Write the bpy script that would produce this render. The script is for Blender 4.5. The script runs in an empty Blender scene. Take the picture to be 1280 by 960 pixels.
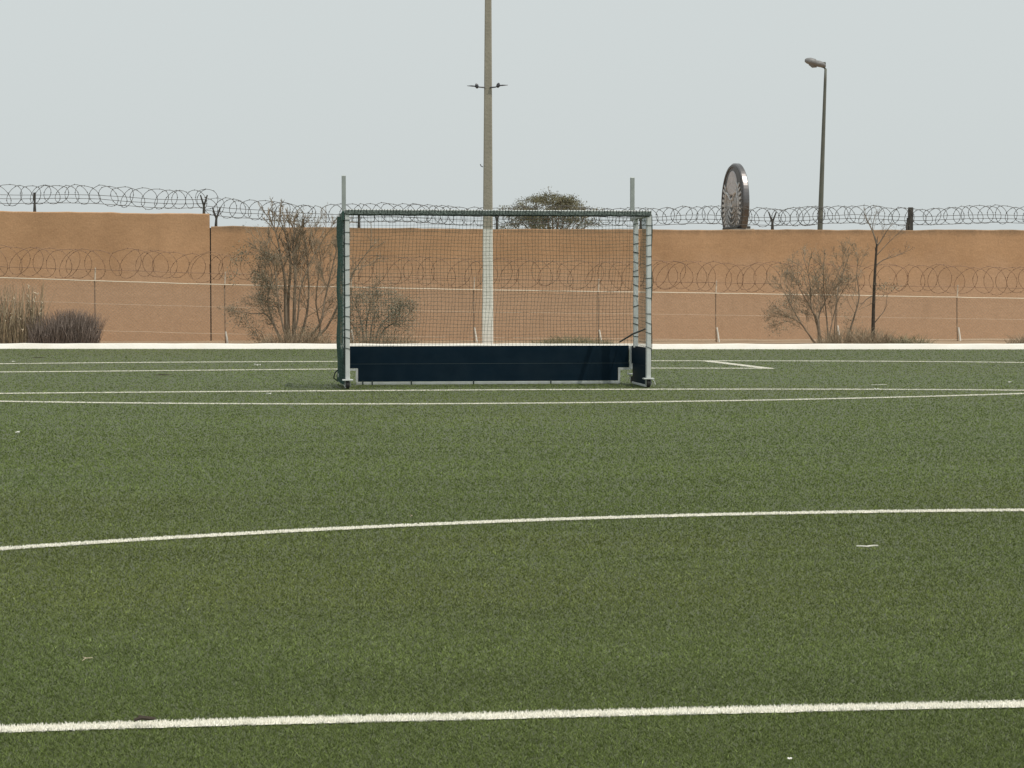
import bpy, math, random
import numpy as np
from mathutils import Vector, Matrix

# ------------------------------------------------------------------ camera, sky, sun, exposure
scene = bpy.context.scene
CAM_H, FPX, IMW, IMH, HORIZ = 1.16, 2580.0, 1280.0, 960.0, 368.0
PITCH = math.atan((IMH / 2 - HORIZ) / FPX)
cd = bpy.data.cameras.new('camera')
cd.sensor_width = 36.0
cd.lens = FPX / IMW * 36.0
cd.clip_start = 0.1
cd.clip_end = 3000
cam = bpy.data.objects.new('camera', cd)
scene.collection.objects.link(cam)
cam.location = (0, 0, CAM_H)
cam.rotation_euler = (math.pi / 2 - PITCH, 0, 0)
scene.camera = cam

SUN_EL = math.radians(66)
SUN_AZ = math.atan2(0.80, -0.60)          # clockwise from +Y
world = bpy.data.worlds.new('World')
scene.world = world
world.use_nodes = True
wn, wl = world.node_tree.nodes, world.node_tree.links
bgn = wn['Background']
sky = wn.new('ShaderNodeTexSky')
sky.sky_type = 'NISHITA'
sky.sun_disc = False
sky.sun_elevation = SUN_EL
sky.sun_rotation = SUN_AZ
sky.altitude = 0
sky.air_density = 1.0
sky.dust_density = 6.0
sky.ozone_density = 1.0
hsv = wn.new('ShaderNodeHueSaturation')
hsv.inputs['Saturation'].default_value = 0.30
wl.new(sky.outputs[0], hsv.inputs['Color'])
veil = wn.new('ShaderNodeMixRGB')           # dust haze evens the sky out all around
veil.inputs[0].default_value = 0.85
veil.inputs[2].default_value = (6.95, 7.5, 7.5, 1)
wl.new(hsv.outputs[0], veil.inputs[1])
wl.new(veil.outputs[0], bgn.inputs['Color'])
bgn.inputs['Strength'].default_value = 0.10

sl = bpy.data.lights.new('sun', 'SUN')
sl.energy = 2.6
sl.angle = math.radians(0.6)
sl.color = (1.0, 0.94, 0.84)
sun = bpy.data.objects.new('sun', sl)
scene.collection.objects.link(sun)
to_sun = Vector((math.sin(SUN_AZ) * math.cos(SUN_EL), math.cos(SUN_AZ) * math.cos(SUN_EL), math.sin(SUN_EL)))
sun.rotation_euler = to_sun.to_track_quat('Z', 'Y').to_euler()
sun.location = (10, -8, 30)

vs = scene.view_settings
vs.view_transform = 'Standard'
vs.look = 'None'
vs.exposure = 0.0
vs.gamma = 1.0
vs.use_curve_mapping = False

random.seed(11)
rng = np.random.default_rng(7)
R = random.uniform

# ------------------------------------------------------------------ surveying helpers
FWD = Vector((0, math.cos(PITCH), -math.sin(PITCH)))
UPV = Vector((0, math.sin(PITCH), math.cos(PITCH)))
def ray(px, py):
    return FWD + Vector((1, 0, 0)) * ((px - IMW / 2) / FPX) + UPV * ((IMH / 2 - py) / FPX)
def spot(px, py, z=0.0):
    d = ray(px, py); t = (z - CAM_H) / d.z
    return Vector((0, 0, CAM_H)) + d * t
def at(px, py, Y):
    d = ray(px, py); t = Y / d.y
    return Vector((0, 0, CAM_H)) + d * t
def plane_at(px, py, y0, slope):           # on the upright plane Y = y0 + slope * X
    d = ray(px, py); t = y0 / (d.y - slope * d.x)
    return Vector((0, 0, CAM_H)) + d * t

# ------------------------------------------------------------------ materials
def new_mat(name):
    m = bpy.data.materials.new(name); m.use_nodes = True
    return m, m.node_tree.nodes, m.node_tree.links, m.node_tree.nodes['Principled BSDF']

def mat(name, col, rough=0.6, var=0.15, scale=6.0, metal=0.0, bump=0.0, bscale=40.0, spec=0.5, dirt=None, dirt_amt=0.0, dirt_scale=3.0):
    m, n, l, b = new_mat(name)
    tc = n.new('ShaderNodeTexCoord')
    nz = n.new('ShaderNodeTexNoise'); nz.inputs['Scale'].default_value = scale; nz.inputs['Detail'].default_value = 6
    l.new(tc.outputs['Object'], nz.inputs['Vector'])
    rp = n.new('ShaderNodeValToRGB')
    rp.color_ramp.elements[0].position = 0.3; rp.color_ramp.elements[1].position = 0.7
    rp.color_ramp.elements[0].color = (*[c * (1 - var) for c in col], 1)
    rp.color_ramp.elements[1].color = (*[min(1, c * (1 + var)) for c in col], 1)
    l.new(nz.outputs['Fac'], rp.inputs[0])
    out = rp.outputs[0]
    if dirt:
        n2 = n.new('ShaderNodeTexNoise'); n2.inputs['Scale'].default_value = dirt_scale; n2.inputs['Detail'].default_value = 8
        n2.inputs['Roughness'].default_value = 0.7
        l.new(tc.outputs['Object'], n2.inputs['Vector'])
        r2 = n.new('ShaderNodeValToRGB'); r2.color_ramp.elements[0].position = 0.45; r2.color_ramp.elements[1].position = 0.75
        r2.color_ramp.elements[1].color = (dirt_amt,) * 3 + (1,)
        l.new(n2.outputs['Fac'], r2.inputs[0])
        mx = n.new('ShaderNodeMixRGB'); mx.inputs[2].default_value = (*dirt, 1)
        l.new(r2.outputs[0], mx.inputs[0]); l.new(out, mx.inputs[1]); out = mx.outputs[0]
    l.new(out, b.inputs['Base Color'])
    b.inputs['Roughness'].default_value = rough
    b.inputs['Metallic'].default_value = metal
    b.inputs['Specular IOR Level'].default_value = spec
    if bump:
        n3 = n.new('ShaderNodeTexNoise'); n3.inputs['Scale'].default_value = bscale; n3.inputs['Detail'].default_value = 5
        l.new(tc.outputs['Object'], n3.inputs['Vector'])
        bp = n.new('ShaderNodeBump'); bp.inputs['Strength'].default_value = bump; bp.inputs['Distance'].default_value = 0.02
        l.new(n3.outputs['Fac'], bp.inputs['Height']); l.new(bp.outputs[0], b.inputs['Normal'])
    return m

def blade_mat(name, rough, spec, trans=0.25):
    m, n, l, b = new_mat(name)
    a = n.new('ShaderNodeAttribute'); a.attribute_name = 'Col'
    l.new(a.outputs['Color'], b.inputs['Base Color'])
    b.inputs['Roughness'].default_value = rough
    b.inputs['Specular IOR Level'].default_value = spec
    tr = n.new('ShaderNodeBsdfTranslucent'); l.new(a.outputs['Color'], tr.inputs['Color'])
    mx = n.new('ShaderNodeMixShader'); mx.inputs[0].default_value = trans
    l.new(b.outputs[0], mx.inputs[1]); l.new(tr.outputs[0], mx.inputs[2])
    l.new(mx.outputs[0], n['Material Output'].inputs['Surface'])
    return m

def wall_mat():
    m, n, l, b = new_mat('wall_render')
    tc = n.new('ShaderNodeTexCoord')
    def noise(scale, detail=6, rough=0.55, stretch=None):
        v = tc.outputs['Object']
        if stretch:
            mp = n.new('ShaderNodeMapping'); mp.inputs['Scale'].default_value = stretch
            l.new(v, mp.inputs['Vector']); v = mp.outputs[0]
        z = n.new('ShaderNodeTexNoise'); z.inputs['Scale'].default_value = scale; z.inputs['Detail'].default_value = detail
        z.inputs['Roughness'].default_value = rough; l.new(v, z.inputs['Vector']); return z.outputs['Fac']
    def ramp(f, p0, p1, c0, c1):
        r = n.new('ShaderNodeValToRGB'); e = r.color_ramp.elements
        e[0].position, e[1].position = p0, p1; e[0].color = (*c0, 1); e[1].color = (*c1, 1)
        l.new(f, r.inputs[0]); return r.outputs[0]
    def mix(f, a, c, mode='MIX'):
        x = n.new('ShaderNodeMixRGB'); x.blend_type = mode
        if isinstance(f, float): x.inputs[0].default_value = f
        else: l.new(f, x.inputs[0])
        l.new(a, x.inputs[1])
        if isinstance(c, tuple): x.inputs[2].default_value = (*c, 1)
        else: l.new(c, x.inputs[2])
        return x.outputs[0]
    base = ramp(noise(0.7, 8), 0.32, 0.7, (0.500, 0.300, 0.165), (0.640, 0.392, 0.222))
    # wind-blown dust, thicker on the lower half, with a ragged edge
    sx = n.new('ShaderNodeSeparateXYZ'); l.new(tc.outputs['Object'], sx.inputs[0])
    wob = n.new('ShaderNodeMath'); wob.operation = 'MULTIPLY_ADD'; wob.inputs[1].default_value = 1.6
    l.new(noise(1.1, 6), wob.inputs[0]); l.new(sx.outputs['Z'], wob.inputs[2])
    dm = n.new('ShaderNodeMapRange'); dm.inputs[1].default_value = 1.9; dm.inputs[2].default_value = 3.0
    dm.inputs[3].default_value = 0.75; dm.inputs[4].default_value = 0.0
    l.new(wob.outputs[0], dm.inputs[0])
    c = mix(dm.outputs[0], base, (0.640, 0.430, 0.285))
    c = mix(ramp(noise(2.2, 9, 0.7, (1, 1, 0.22)), 0.55, 0.8, (0, 0, 0), (0.45,) * 3), c, (0.40, 0.255, 0.152))   # runs
    c = mix(ramp(noise(5.5, 9, 0.75), 0.58, 0.78, (0, 0, 0), (0.40,) * 3), c, (0.57, 0.410, 0.285))                # pale scuffs
    # grime creeping down from the coping
    sg = n.new('ShaderNodeSeparateXYZ'); l.new(tc.outputs['Generated'], sg.inputs[0])
    wg = n.new('ShaderNodeMath'); wg.operation = 'MULTIPLY_ADD'; wg.inputs[1].default_value = 0.10
    l.new(noise(6.0, 8, 0.7, (1, 1, 0.35)), wg.inputs[0]); l.new(sg.outputs['Z'], wg.inputs[2])
    gm = n.new('ShaderNodeMapRange'); gm.inputs[1].default_value = 0.985; gm.inputs[2].default_value = 1.05
    gm.inputs[3].default_value = 0.0; gm.inputs[4].default_value = 0.8
    l.new(wg.outputs[0], gm.inputs[0])
    c = mix(gm.outputs[0], c, (0.235, 0.165, 0.105))
    g = ramp(noise(26, 6, 0.7), 0.3, 0.7, (0.77,) * 3, (1.0,) * 3)
    c = mix(1.0, c, ramp(noise(7.5, 7, 0.7, (0.7, 1, 1.3)), 0.33, 0.66, (0.88,) * 3, (1.0,) * 3), 'MULTIPLY')
    c = mix(1.0, c, g, 'MULTIPLY')
    l.new(c, b.inputs['Base Color'])
    b.inputs['Roughness'].default_value = 0.9; b.inputs['Specular IOR Level'].default_value = 0.2
    bp = n.new('ShaderNodeBump'); bp.inputs['Strength'].default_value = 0.6; bp.inputs['Distance'].default_value = 0.012
    l.new(noise(14, 8, 0.65), bp.inputs['Height']); l.new(bp.outputs[0], b.inputs['Normal'])
    return m

M = {
 'wall': wall_mat(),
 'sand': mat('sandy_soil', (0.31, 0.22, 0.14), 0.95, 0.18, 1.5, bump=0.6, bscale=20, dirt=(0.30, 0.22, 0.15), dirt_amt=0.6),
 'turf_base': mat('turf_infill', (0.078, 0.094, 0.038), 0.6, 0.3, 60, bump=0.5, bscale=200),
 'line_base': mat('line_backing', (0.78, 0.76, 0.68), 0.8, 0.1, 60),
 'blade': blade_mat('turf_fibre', 0.5, 0.26),
 'line_blade': blade_mat('white_turf_fibre', 0.5, 0.4),
 'kerb': mat('whitewashed_kerb', (0.86, 0.83, 0.76), 0.8, 0.05, 4, bump=0.3, bscale=25, dirt=(0.64, 0.56, 0.46), dirt_amt=0.5, dirt_scale=2.0),
 'alu': mat('painted_aluminium', (0.61, 0.64, 0.63), 0.42, 0.06, 8, spec=0.5, dirt=(0.42, 0.40, 0.35), dirt_amt=0.4, dirt_scale=6),
 'alu_rail': mat('scuffed_rail', (0.46, 0.49, 0.48), 0.5, 0.12, 9, dirt=(0.25, 0.24, 0.20), dirt_amt=0.5, dirt_scale=5),
 'alu_dull': mat('dull_aluminium', (0.36, 0.39, 0.37), 0.5, 0.10, 9, metal=0.35),
 'board': mat('navy_board', (0.003, 0.015, 0.028), 0.55, 0.12, 5, spec=0.12, dirt=(0.022, 0.032, 0.038), dirt_amt=0.35, dirt_scale=2.5),
 'board_seam': mat('board_seam', (0.05, 0.075, 0.08), 0.6),
 'net': mat('green_net_cord', (0.035, 0.085, 0.068), 0.7, 0.25, 30),
 'net_bunch': mat('bunched_net', (0.115, 0.145, 0.130), 0.85, 0.45, 38, bump=1.0, bscale=70),
 'brace': mat('grey_brace', (0.085, 0.082, 0.075), 0.7),
 'cord': mat('black_cord', (0.018, 0.030, 0.026), 0.7, 0.2, 30),
 'rubber': mat('black_rubber', (0.025, 0.024, 0.024), 0.7, 0.2, 20),
 'hub': mat('red_brown_hub', (0.10, 0.045, 0.04), 0.5, 0.2, 20),
 'steel': mat('galvanised_steel', (0.45, 0.45, 0.43), 0.45, 0.12, 12, metal=0.6),
 'tape': mat('white_tape', (0.75, 0.77, 0.80), 0.5, 0.05),
 'rail': mat('pale_wire', (0.72, 0.62, 0.48), 0.6, 0.08, 10),
 'fence_post': mat('rusted_fence_post', (0.29, 0.20, 0.135), 0.75, 0.3, 14, dirt=(0.45, 0.35, 0.26), dirt_amt=0.6, dirt_scale=7),
 'fence_post_top': mat('pale_fence_post', (0.62, 0.52, 0.41), 0.75, 0.15, 14),
 'whitewash': mat('whitewash', (0.78, 0.75, 0.68), 0.85, 0.08, 8, dirt=(0.5, 0.42, 0.32), dirt_amt=0.4),
 'link': mat('chain_link_wire', (0.36, 0.29, 0.23), 0.6, 0.2, 10, metal=0.3),
 'razor_rust': mat('rusted_razor_wire', (0.25, 0.15, 0.095), 0.7, 0.3, 6, metal=0.1),
 'razor': mat('galvanised_razor_wire', (0.085, 0.082, 0.076), 0.65, 0.3, 6),
 'bracket': mat('dark_bracket_steel', (0.055, 0.052, 0.046), 0.7, 0.3, 10),
 'concrete': mat('pole_concrete', (0.34, 0.31, 0.25), 0.9, 0.10, 3, bump=0.4, bscale=18, dirt=(0.24, 0.22, 0.18), dirt_amt=0.5, dirt_scale=2.0),
 'concrete_pale': mat('pale_pole_concrete', (0.76, 0.745, 0.68), 0.9, 0.05, 3, bump=0.4, bscale=18, dirt=(0.42, 0.38, 0.30), dirt_amt=0.5, dirt_scale=2.0),
 'lamp_pole': mat('grey_green_lamp_paint', (0.105, 0.115, 0.095), 0.6, 0.12, 2, dirt=(0.17, 0.15, 0.12), dirt_amt=0.5),
 'lamp_head': mat('weathered_lamp_housing', (0.20, 0.20, 0.20), 0.55, 0.15, 8),
 'lamp_glass': mat('lamp_lens', (0.20, 0.20, 0.20), 0.6, 0.05),
 'insulator': mat('dark_insulator', (0.05, 0.05, 0.06), 0.35, 0.1),
 'medal': mat('worn_medal_relief', (0.52, 0.51, 0.50), 0.5, 0.15, 3, metal=0.25),
 'medal_rim': mat('weathered_medal_rim', (0.20, 0.19, 0.19), 0.33, 0.25, 4, metal=0.85, dirt=(0.10, 0.085, 0.07), dirt_amt=0.6, dirt_scale=4),
 'medal_dark': mat('dark_medal_metal', (0.085, 0.08, 0.077), 0.45, 0.3, 5, metal=0.7),
 'medal_pale': mat('pale_medal_enamel', (0.46, 0.43, 0.43), 0.45, 0.15, 6),
 'plinth': mat('plinth_concrete', (0.38, 0.35, 0.30), 0.9, 0.1, 4),
 'bark_dark': mat('dark_bark', (0.060, 0.046, 0.034), 0.9, 0.3, 20),
 'bark': mat('grey_bark', (0.22, 0.17, 0.122), 0.9, 0.25, 12),
 'twig': mat('dry_twig', (0.30, 0.235, 0.165), 0.9, 0.3, 6),
 'twig_dark': mat('grey_dead_limb', (0.20, 0.155, 0.115), 0.9, 0.3, 6),
 'twig_pale': mat('bleached_twig', (0.34, 0.26, 0.18), 0.9, 0.2, 6),
 'leaf_grey': mat('grey_green_leaf', (0.20, 0.185, 0.13), 0.75, 0.35, 3),
 'leaf_green': mat('dusty_green_leaf', (0.19, 0.18, 0.10), 0.75, 0.35, 3),
 'leaf_acacia': mat('acacia_leaf', (0.150, 0.142, 0.080), 0.75, 0.4, 2),
 'dead_brush': mat('dead_brush', (0.185, 0.145, 0.122), 0.9, 0.3, 4),
 'straw': mat('dry_straw', (0.36, 0.28, 0.17), 0.85, 0.25, 5),
 'straw_dark': mat('grey_straw', (0.27, 0.215, 0.145), 0.9, 0.3, 5),
 'seed': mat('pale_seed_head', (0.60, 0.50, 0.37), 0.9, 0.15, 5),
 'paper': mat('white_paper_scrap', (0.80, 0.79, 0.74), 0.8, 0.05, 30),
 'pale_plastic': mat('pale_plastic_strip', (0.72, 0.70, 0.62), 0.6, 0.06, 20),
}

# ------------------------------------------------------------------ mesh builder
class MB:
    def __init__(self): self.v = []; self.f = []
    def quad(self, *p):
        i = len(self.v); self.v += [tuple(q) for q in p]; self.f.append(tuple(range(i, i + len(p))))
    def box(self, x0, x1, y0, y1, z0, z1, bev=0.0):
        if bev <= 0:
            i = len(self.v)
            self.v += [(x0, y0, z0), (x1, y0, z0), (x1, y1, z0), (x0, y1, z0), (x0, y0, z1), (x1, y0, z1), (x1, y1, z1), (x0, y1, z1)]
            self.f += [tuple(i + k for k in q) for q in ((0, 3, 2, 1), (4, 5, 6, 7), (0, 1, 5, 4), (1, 2, 6, 5), (2, 3, 7, 6), (3, 0, 4, 7))]
        else:                                          # chamfered uprights and top edge
            b = bev
            def ring(z, k):
                a0, a1, b0, b1 = x0 + k, x1 - k, y0 + k, y1 - k
                return [(a0 + b, b0, z), (a1 - b, b0, z), (a1, b0 + b, z), (a1, b1 - b, z), (a1 - b, b1, z), (a0 + b, b1, z), (a0, b1 - b, z), (a0, b0 + b, z)]
            self.rings([ring(z0, b * .6), ring(z0 + b, 0), ring(z1 - b, 0), ring(z1, b * .6)])
    def rings(self, rs, cap=True, close=True):
        n = len(rs[0]); i = len(self.v)
        for r in rs: self.v += [tuple(p) for p in r]
        for k in range(len(rs) - 1):
            for j in range(n if close else n - 1):
                a, b = i + k * n + j, i + k * n + (j + 1) % n
                self.f.append((a, b, b + n, a + n))
        if cap:
            self.f.append(tuple(i + j for j in reversed(range(n))))
            self.f.append(tuple(i + (len(rs) - 1) * n + j for j in range(n)))
    def tube(self, pts, rad, sides=5, cap=True):
        pts = [Vector(p) for p in pts]; m = len(pts)
        rad = rad if hasattr(rad, '__len__') else [rad] * m
        rs = []; up = None
        for k in range(m):
            t = (pts[min(k + 1, m - 1)] - pts[max(k - 1, 0)])
            if t.length < 1e-9: t = Vector((0, 0, 1))
            t.normalize()
            if up is None:
                up = Vector((0, 0, 1)) if abs(t.z) < 0.9 else Vector((1, 0, 0))
            u = t.cross(up)
            if u.length < 1e-6: u = t.cross(Vector((0, 1, 0)))
            u.normalize(); w = u.cross(t); up = w
            rs.append([pts[k] + (u * math.cos(a) + w * math.sin(a)) * rad[k] for a in (2 * math.pi * j / sides for j in range(sides))])
        self.rings(rs, cap)
    def build(self, name, material, parent=None, smooth=False):
        me = bpy.data.meshes.new(name)
        me.from_pydata(self.v, [], self.f); me.update()
        if smooth:
            for p in me.polygons: p.use_smooth = True
        return link(name, me, material, parent)

def link(name, me, material=None, parent=None):
    if material is not None: me.materials.append(material if not isinstance(material, str) else M[material])
    o = bpy.data.objects.new(name, me); scene.collection.objects.link(o)
    if parent is not None: o.parent = parent
    return o
def tag(o, label=None, cat=None, group=None, kind=None):
    for k, v in (('label', label), ('category', cat), ('group', group), ('kind', kind)):
        if v: o[k] = v
    return o
def thing(name, loc, label, cat, group=None, rz=0.0):
    o = bpy.data.objects.new(name, None); scene.collection.objects.link(o)
    o.empty_display_size = 0.2; o.location = loc; o.rotation_euler = (0, 0, rz)
    return tag(o, label, cat, group)
def vnoise(x, y, cell, seed):
    r = np.random.default_rng(seed); g = r.random((128, 128))
    fx, fy = x / cell + 40, y / cell + 40
    ix, iy = np.floor(fx).astype(int), np.floor(fy).astype(int)
    tx, ty = fx - ix, fy - iy
    tx, ty = tx * tx * (3 - 2 * tx), ty * ty * (3 - 2 * ty)
    G = lambda a, b: g[a % 128, b % 128]
    return (G(ix, iy) * (1 - tx) + G(ix + 1, iy) * tx) * (1 - ty) + (G(ix, iy + 1) * (1 - tx) + G(ix + 1, iy + 1) * tx) * ty

# ------------------------------------------------------------------ ground, turf, lines
KERB_Y, KERB_W, KERB_H = 43.55, 0.30, 0.115
def kerb_y(x): return KERB_Y - 0.022 * x
mb = MB(); mb.quad((-900, -300, 0), (900, -300, 0), (900, 1500, 0), (-900, 1500, 0))
tag(mb.build('ground', 'sand'), kind='structure')
mb = MB(); mb.quad((-45, -25, 0.004), (45, -25, 0.004), (45, kerb_y(45), 0.004), (-45, kerb_y(-45), 0.004))
tag(mb.build('artificial_turf', 'turf_base'), kind='structure')

LINES = [
 ('outer_circle_line', 0.072, [(0, 910.5), (178, 904.5), (320, 901), (640, 893), (960, 885.5), (1280, 879)]),
 ('shooting_circle_line', 0.075, [(0, 685.4), (142, 675.7), (284, 667.4), (427, 660.2), (569, 653.4), (712, 648), (854, 643.7), (1067, 639.5), (1280, 637)]),
 ('goal_area_arc_line', 0.075, [(0, 501.4), (150, 503.2), (280, 504.4), (400, 504.8), (640, 503.9), (860, 501.4), (1000, 499.0), (1150, 495.6), (1280, 491.6)]),
 ('goal_line', 0.075, [(0, 491.6), (280, 489.2), (420, 488.3), (640, 487.2), (820, 486.2), (1000, 486.4), (1280, 487.6)]),
 ('near_boundary_line', 0.09, [(0, 464.8), (280, 462.4), (420, 461.2), (820, 460), (962, 460.3)]),
 ('far_boundary_line', 0.09, [(0, 454.6), (280, 452.3), (420, 451.7), (820, 450.9), (1050, 451.2), (1280, 453)]),
]
def line_fn(pts):
    P = [spot(*p, .012) for p in pts]
    xs = np.array([p.x for p in P]); ys = np.array([p.y for p in P])
    co = np.polyfit(xs, ys, min(4, len(P) - 1)) if len(P) > 4 else np.polyfit(xs, ys, 3)
    x0, x1 = xs[0], xs[-1]
    def f(x):
        x = np.asarray(x, float); xc = np.clip(x, x0, x1)
        s0, s1 = np.polyval(np.polyder(co), x0), np.polyval(np.polyder(co), x1)
        return np.polyval(co, xc) + np.where(x < x0, (x - x0) * s0, 0) + np.where(x > x1, (x - x1) * s1, 0)
    return f, x0, x1

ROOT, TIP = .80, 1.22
def tri_blades(x, y, z0, h, w, lean, col, tipcol=None):
    """one slender bent blade (two triangles near, one far) per entry; returns verts, tris, colours"""
    n = len(x)
    a = rng.random(n) * 2 * np.pi          # facing of the flat side
    d = rng.random(n) * 2 * np.pi          # lean direction
    ux, uy = np.cos(a) * w / 2, np.sin(a) * w / 2
    lx, ly = np.cos(d) * lean * h, np.sin(d) * lean * h
    V = np.empty((n, 3, 3), np.float32)
    V[:, 0] = np.stack([x - ux, y - uy, z0 + 0 * x], 1)
    V[:, 1] = np.stack([x + ux, y + uy, z0 + 0 * x], 1)
    V[:, 2] = np.stack([x + lx, y + ly, z0 + h], 1)
    C = np.empty((n, 3, 4), np.float32)
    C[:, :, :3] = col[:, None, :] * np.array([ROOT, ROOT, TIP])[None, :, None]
    C[:, :, 3] = 1
    return V.reshape(-1, 3), C.reshape(-1, 4)
def bent_blades(x, y, z0, h, w, lean, col):
    n = len(x)
    a = rng.random(n) * 2 * np.pi; d = rng.random(n) * 2 * np.pi
    ux, uy = np.cos(a) * w / 2, np.sin(a) * w / 2
    lx, ly = np.cos(d) * lean * h, np.sin(d) * lean * h
    V = np.empty((n, 5, 3), np.float32)
    V[:, 0] = np.stack([x - ux, y - uy, z0 + 0 * x], 1)
    V[:, 1] = np.stack([x + ux, y + uy, z0 + 0 * x], 1)
    mx, my, mz = x + lx * .35, y + ly * .35, z0 + h * .62
    V[:, 2] = np.stack([mx + ux * .8, my + uy * .8, mz], 1)
    V[:, 3] = np.stack([mx - ux * .8, my - uy * .8, mz], 1)
    V[:, 4] = np.stack([x + lx * 1.1, y + ly * 1.1, z0 + h], 1)
    C = np.empty((n, 5, 4), np.float32); C[:, :, :3] = col[:, None, :]; C[:, :, 3] = 1
    return V.reshape(-1, 3), C.reshape(-1, 4)
def mesh_np(name, V, C, loops, starts, material):
    me = bpy.data.meshes.new(name)
    me.vertices.add(len(V)); me.vertices.foreach_set('co', V.ravel().astype(np.float32))
    me.loops.add(len(loops)); me.loops.foreach_set('vertex_index', loops.astype(np.int32))
    me.polygons.add(len(starts)); me.polygons.foreach_set('loop_start', starts.astype(np.int32))
    me.update(calc_edges=True)
    at_ = me.color_attributes.new('Col', 'FLOAT_COLOR', 'POINT')
    at_.data.foreach_set('color', C.ravel().astype(np.float32))
    me.materials.append(M[material])
    return me
def tri_mesh(name, V, C, material):
    k = len(V)
    return mesh_np(name, V, C, np.arange(k), np.arange(0, k, 3), material)
def bent_mesh(name, V, C, material):
    n = len(V) // 5; b = np.arange(n)[:, None] * 5
    loops = (b + np.array([[0, 1, 2, 3, 3, 2, 4]])).ravel()
    starts = (np.arange(n)[:, None] * 7 + np.array([[0, 4]])).ravel()
    return mesh_np(name, V, C, loops, starts, material)

GREEN_A = np.array([0.145, 0.188, 0.058]); GREEN_B = np.array([0.162, 0.192, 0.062]); GREEN_C = np.array([0.145, 0.190, 0.074])
def turf_colour(x, y):
    n1 = vnoise(x * .5, y, 1.9, 3) * .75 + vnoise(x * .5, y, .6, 4) * .25
    n2 = vnoise(x * .6 + y * .2, y, 3.1, 5) * .75 + vnoise(x * .5, y, .8, 6) * .25
    band = vnoise(x * .12, y, .22, 12) * .5 + vnoise(x * .08, y, .75, 13) * .5         # brushed rows
    f1 = np.clip((n1 - .40) * 2.2, 0, 1)[:, None]; f2 = np.clip((n2 - .48) * 2.4, 0, 1)[:, None]
    c = GREEN_A * (1 - f1) + GREEN_B * f1
    c = c * (1 - f2 * .8) + GREEN_C * f2 * .8
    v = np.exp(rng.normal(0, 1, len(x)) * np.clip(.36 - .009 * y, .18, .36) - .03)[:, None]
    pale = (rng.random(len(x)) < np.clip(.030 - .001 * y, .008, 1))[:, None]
    c = c * v * (.80 + .42 * band)[:, None] * (.92 + .28 * np.clip((y - 6 + 6 * (n2 - .5)) / 16, 0, 1))[:, None]      # grazing-view brightening painted into the blade colour, paler with distance
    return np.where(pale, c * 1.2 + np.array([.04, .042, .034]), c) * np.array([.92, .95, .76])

fns = [(nm, w, *line_fn(p)) for nm, w, p in LINES]
# the short slanting stroke that closes the boundary corner
dA, dB = spot(883, 451.0, .012), spot(962, 460.6, .012)
def scatter(n, z0, z1):
    s = rng.random(n) * (1 / z0 - 1 / z1) + 1 / z1
    Y = 1 / s
    X = (rng.random(n) * 2 - 1) * (0.262 * Y + 0.9)
    return X, Y
def off_lines(X, Y):
    keep = Y < kerb_y(X) - 0.01
    for nm, w, f, x0, x1 in fns:
        lim = (X > x0 - 1e9) & ((X < x1) if nm == 'near_boundary_line' else True)
        keep &= ~((np.abs(Y - f(X)) < w / 2) & lim)
    return keep
Xf, Yf = scatter(1350000, 4.5, 44.6)
k = off_lines(Xf, Yf); Xf, Yf = Xf[k], Yf[k]; nb = len(Xf)
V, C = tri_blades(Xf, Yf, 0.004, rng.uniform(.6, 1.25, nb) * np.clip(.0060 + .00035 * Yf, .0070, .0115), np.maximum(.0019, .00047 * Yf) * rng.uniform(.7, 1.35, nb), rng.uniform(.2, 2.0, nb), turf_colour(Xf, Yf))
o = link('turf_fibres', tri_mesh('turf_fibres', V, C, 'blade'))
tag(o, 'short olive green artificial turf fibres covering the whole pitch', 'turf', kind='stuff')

def ribbon_and_blades(name, w, cx, cy, nx, ny):
    """cx,cy centre line samples; nx,ny unit normals"""
    n = len(cx)
    j1 = rng.normal(0, .0035, n); j2 = rng.normal(0, .0035, n)
    mb = MB()
    a = [(cx[i] - nx[i] * (w / 2 + j1[i]), cy[i] - ny[i] * (w / 2 + j1[i]), .0085) for i in range(n)]
    b = [(cx[i] + nx[i] * (w / 2 + j2[i]), cy[i] + ny[i] * (w / 2 + j2[i]), .0085) for i in range(n)]
    for i in range(n - 1): mb.quad(a[i], a[i + 1], b[i + 1], b[i])
    root = mb.build(name, 'line_base')
    tag(root, kind='structure')
    seg = np.hypot(np.diff(cx), np.diff(cy)); per = np.concatenate([[0], np.cumsum(seg)])
    Ym = float(np.mean(cy)); bw = max(.0024, .00045 * Ym)
    cnt = int(per[-1] * max(90 if Ym > 12 else 0, 2.8 * w / (bw * .016)))
    cnt = min(cnt, 60000)
    t = rng.random(cnt) * per[-1]
    X = np.interp(t, per, cx); Y = np.interp(t, per, cy); NX = np.interp(t, per, nx); NY = np.interp(t, per, ny)
    oo = (rng.random(cnt) - .5) * (w + .006)
    X, Y = X + NX * oo, Y + NY * oo
    v = rng.uniform(.80, .95, cnt)[:, None]
    col = v * np.array([1.0, .975, .89])
    V, C = bent_blades(X, Y, .006, rng.uniform(.006, .0125, cnt), bw * rng.uniform(.8, 1.4, cnt), rng.uniform(.1, .7, cnt), col)
    link('line_fibres', bent_mesh('line_fibres', V, C, 'line_blade'), None, root)['kind'] = 'stuff'
for nm, w, f, x0, x1 in fns:
    e0 = x0 - 1.6; e1 = x1 + (0 if nm == 'near_boundary_line' else 1.6)
    xs = np.linspace(e0, e1, 220); ys = f(xs)
    dx, dy = np.gradient(xs), np.gradient(ys); L = np.hypot(dx, dy)
    ribbon_and_blades(nm, w, xs, ys, -dy / L, dx / L)
tt = np.linspace(0, 1, 60)
dx, dy = dB.x - dA.x, dB.y - dA.y; L = math.hypot(dx, dy)
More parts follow.
